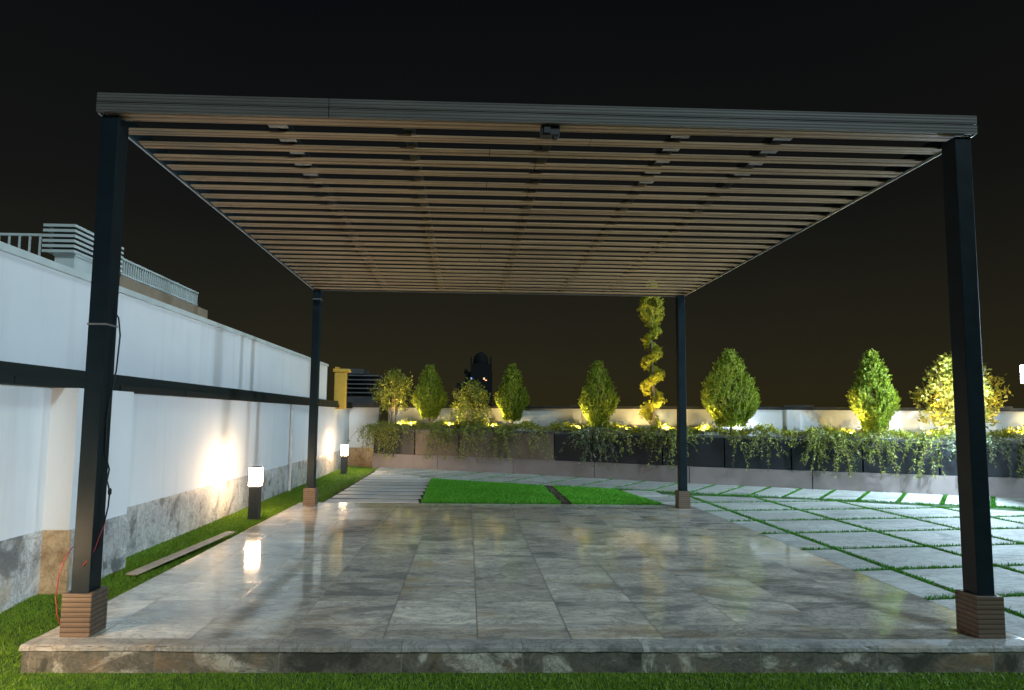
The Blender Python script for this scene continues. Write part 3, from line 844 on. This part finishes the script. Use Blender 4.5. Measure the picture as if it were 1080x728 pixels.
quads('crown', np.concatenate(Q), GOLD, st)

# trailing plants over the planter fronts + low hedge on top
tlab = ['trailing plant at the left end, reaching over the marble corner', 'trailing plant under the leftmost conifer', 'trailing plant under the short leafy bush', 'trailing plant under the slender conifer near the tower',
        'pale trailing plant between the slender and the oval conifers', 'trailing plant under the oval conifer', 'trailing plant under the golden spiral topiary', 'trailing plant just right of the rear right pergola post',
        'trailing plant under the broad white lit conifer', 'trailing plant between the broad and the tall right conifers', 'pale trailing plant under the tall right conifer', 'trailing plant under the yellow leaved bush',
        'thick trailing plant right of the front right post', 'trailing plant beyond the right edge of the photo']
for i in range(npl):
    s0, s1 = i * pitchp, (i + 1) * pitchp
    cx_, cy_, an = along((s0 + s1) / 2, .15)
    t_ = thing('trailing_plant', tlab[i], 'plant', (cx_, cy_, ZP), an, 'trailing plants in the planters')
    e3 = np.array([1., 0, 0]); nF = np.array([0., -1, 0]); L = pitchp
    Q = []; m = MB()
    thick = 1.6 if i in (0, 12) else (1.25 if i < 4 else 1.0)
    lobes = rng.uniform(-.46, .46, 2) * L; ldr = rng.uniform(.5, 2.1, 2)
    ns_ = int(52 * thick * (.5, .8, 1.0, 1.25)[(i * 7 + 3) % 4])
    for k_ in range(ns_):
        if rng.uniform() < .80:
            q0 = rng.integers(2); u0 = lobes[q0] + rng.normal(0, .12); dr = abs(rng.normal(.20, .15)) * ldr[q0] * (1.3 if thick > 1.3 else 1.0) + .02
        else: u0 = rng.uniform(-.5, .5) * L; dr = abs(rng.normal(0, .06)) + .01
        if rng.uniform() < .08: dr += .25
        reach = rng.uniform(.03, .20); dr = min(dr, .62)
        base = np.array([u0, rng.uniform(-.02, .12), .0]); drift = rng.normal(0, .20)
        pts = []
        top = rng.uniform(.03, .12)
        for q_ in np.linspace(0, 1, 9):
            out = min(1, q_ * 2.6); yy = base[1] - out * (base[1] + .16 + reach)
            zz = top * math.sin(min(1, q_ * 2.2) * math.pi) - (max(0, q_ - .28) / .72) ** 1.25 * dr
            pts.append([u0 + drift * q_ + .012 * math.sin(q_ * 9 + k_), yy - .03 * math.sin(q_ * 3.1), zz])
        pts = np.array(pts)
        m.tube(pts[::2], .0028, 4)
        nl = int(12 + 55 * dr); tt = rng.uniform(.05, 1, nl) * 8; ii = np.minimum(tt.astype(int), 7); fr = (tt - ii)[:, None]
        cc = pts[ii] * (1 - fr) + pts[ii + 1] * fr; dd = (pts[ii + 1] - pts[ii]); dd /= np.linalg.norm(dd, axis=1)[:, None] + 1e-9
        Q.append(leaves(cc + rng.normal(0, .012, cc.shape), dd * .6 + rng.normal(0, .6, cc.shape), .052, .022, .3))
    m.build('stem', BARK, t_)
    quads('foliage', np.concatenate(Q), TRAIL_P if i in (4, 10) else TRAIL, t_)
hlab = [t.replace('trailing plant', 'low leafy mound').replace('thick ', '').replace('reaching over', 'beside') for t in tlab]
for i in range(npl):
    s0, s1 = i * pitchp, (i + 1) * pitchp
    cx_, cy_, an = along((s0 + s1) / 2, .22)
    n = 90
    u = rng.uniform(-.5, .5, n) * pitchp; v_ = rng.uniform(-.17, .2, n)
    hgt = .035 + .10 * (1 + .6 * np.sin(u * 7 + i)) * rng.uniform(.3, 1, n)
    Q = []
    for a_, b_, c_ in zip(u, v_, hgt):
        cc = np.array([a_, b_, c_]) + rng.normal(0, .03, (16, 3)); cc[:, 2] = np.maximum(cc[:, 2], -.005)
        Q.append(leaves(cc, np.repeat(np.array([[0, -.25, .8]]), 16, 0), .045, .022, .6))
    o = quads('ground_cover', np.concatenate(Q), HEDGE if i >= 3 else TRAIL)
    o.location = (cx_, cy_, ZP - .015); o.rotation_euler = (0, 0, an)
    tag(o, hlab[i], 'plant', 'low mounds on the planters')

# ------------------------------------------------------------------ garden spots in the planters
def lamp(kind, name, parent, loc, power, color, size=.03, rot=None, spot=None, blend=.6):
    ld = bpy.data.lights.new(name, kind); ld.energy = power; ld.color = color; ld.shadow_soft_size = size
    if kind == 'SPOT': ld.spot_size = spot; ld.spot_blend = blend
    lo = bpy.data.objects.new(name, ld); col.objects.link(lo); lo.parent = parent; lo.location = loc
    if rot: lo.rotation_euler = rot
    return lo
CROWNS = [(.37, 12.55, 1.9), (1.21, 12.12, 1.9), (2.16, 11.65, 1.7), (3.03, 11.2, 1.9), (4.71, 10.19, 1.9), (5.66, 9.6, 2.5), (6.93, 8.94, 1.95), (9.07, 8.0, 1.95), (10.25, 7.5, 1.8)]
def garden_spot(s_, d_, power, color, label, zz=.0):
    x, y, an = along(s_, d_)
    t = thing('garden_spotlight', label, 'spotlight', (x, y, ZP - .012 + zz), 0, 'small spotlights in the planters')
    m = MB(); m.tube([(0, 0, -.02), (0, 0, .05)], .006, 6); m.build('spike', BLACKC, t)
    m = MB(); m.lathe([(.018, .05), (.032, .062), (.036, .10), (.030, .1005)], (0, 0, 0), 14); m.build('housing', BLACKC, t)
    m = MB(); m.lathe([(.026, .1006), (.024, .106), (.004, .108)], (0, 0, 0), 14); m.build('lens', G_LIGHT, t)
    lamp('SPOT', 'bulb', t, (0, 0, .118), power * 2.4, color, .025, (math.pi, 0, 0), R(174), .12)
    tx, ty, tz = min(CROWNS, key=lambda q: (q[0] - x) ** 2 + (q[1] - y) ** 2)
    dv_ = Vector((tx - x, ty - y, tz - ZP - .1))
    lamp('SPOT', 'bulb', t, (0, 0, .125), power * 13, color, .02, dv_.to_track_quat('-Z', 'Y').to_euler(), R(66), 1.0)
WARM, COOL = (1, .72, .26), (.82, .9, 1)
for args in ((.70, .06, 8, WARM, 'small warm spotlight at the foot of the multi stemmed tree'), (.98, .07, 9, WARM, 'small warm spotlight left of the leftmost conifer'), (1.95, .07, 9, WARM, 'small warm spotlight between leftmost conifer and short bush'),
             (3.02, .07, 9, WARM, 'small warm spotlight between short bush and slender conifer'), (4.98, .06, 6, WARM, 'small warm spotlight left of the oval conifer'), (5.97, .07, 10, WARM, 'small warm spotlight left of the spiral topiary'),
             (6.75, .07, 12, WARM, 'small warm spotlight at the foot of the spiral topiary'), (7.42, .04, 9, WARM, 'small warm spotlight left of the broad white lit conifer'),
             (7.95, .46, 5, COOL, 'small cold white spotlight behind the broad conifer'), (9.85, .04, 9, WARM, 'small warm spotlight between broad and tall right conifers'),
             (10.35, .47, 5, COOL, 'small cold white spotlight behind the tall right conifer'), (11.0, .07, 9, WARM, 'small warm spotlight left of the yellow leaved bush'),
             (11.6, .45, 4, COOL, 'small cold white spotlight behind the yellow leaved bush'), (12.4, .07, 13, WARM, 'small warm spotlight at the right edge of the photo')):
    garden_spot(*args)

# ------------------------------------------------------------------ floodlights
def flood(x, y, z, zb, aim, power, label):
    t = thing('floodlight', label, 'floodlight', (x, y, zb))
    t.rotation_euler = (0, 0, aim)                     # local +x points where it shines
    h = z - zb
    m = MB(); m.tube([(-.09, 0, 0), (-.09, 0, h + .05)], .02, 10); m.lathe([(.05, 0), (.05, .012)], (-.09, 0, 0), 14); m.build('pole', RAILSTEEL, t)
    m = MB(); m.box(-.07, -.004, -.06, .06, h - .15, h + .15); m.build('housing', CHARC, t, bevel=.008)
    m = MB(); m.box(-.0035, .004, -.045, .045, h - .13, h + .13); m.build('lens', F_LIGHT, t)
    lamp('SPOT', 'bulb', t, (.06, 0, h), power, (.60, .82, 1), .07, (0, R(-80), 0), R(165), .5)
    return t
flood(10.36, 6.30, 1.90, -.012, math.atan2(.32, -1), 760, 'bright cold white floodlight on a pole at the right edge of the photo')
flood(13.0, .06, 2.4, -.16, math.pi, 1900, 'cold white floodlight on a pole on the pavers outside the photo to the right')

# ------------------------------------------------------------------ distant tower
tw = thing('tower', 'dark distant tower with stepped top and dome against the night sky', 'tower', (4, 180, -14))
def TW(o): o.matrix_parent_inverse = Matrix.Translation((-4, -180, 14)); return o
m = MB()
m.box(2.6, 8.45, 180, 190, -14, 13.2); m.box(1.25, 2.61, 181, 190, -14, 13.0); m.box(-.95, 1.26, 182, 190, -14, 10.0); m.box(2.75, 8.3, 181, 189, 13.2, 15.2)
m.box(2.65, 3.0, 181, 182, 15.2, 16.9); m.box(7.8, 8.2, 181, 182, 15.2, 16.9); m.box(1.0, 2.0, 180.5, 189, 13.0, 13.6)
TW(m.build('body', TOWERM, tw))
m = MB(); m.lathe([(2.0, 0), (2.05, 1.2), (1.75, 2.4), (1.1, 3.2), (.2, 3.6)], (5.45, 184.5, 15.0), 20); TW(m.build('dome', TOWERM, tw))
m = MB(); m.box(6.05, 6.45, 179.9, 180.0, 10.9, 11.4); m.box(6.5, 7.0, 179.9, 180.0, 10.6, 10.85); TW(m.build('window', m_emit('orange_window', (1, .45, .15), 1.2), tw))
m = MB(); m.box(2.7, 3.1, 179.9, 180.0, 10.9, 11.4); TW(m.build('window', m_emit('blue_window', (.2, .25, 1), .7), tw))

# ------------------------------------------------------------------ render settings
scene.view_settings.view_transform = 'Standard'; scene.view_settings.look = 'None'
scene.view_settings.exposure = .35; scene.view_settings.gamma = 1; scene.view_settings.use_curve_mapping = False
cy = scene.cycles
cy.use_denoising = True; cy.max_bounces = 6; cy.diffuse_bounces = 3; cy.glossy_bounces = 3; cy.transmission_bounces = 2; cy.transparent_max_bounces = 4
cy.sample_clamp_indirect = 6; cy.caustics_reflective = False; cy.caustics_refractive = False
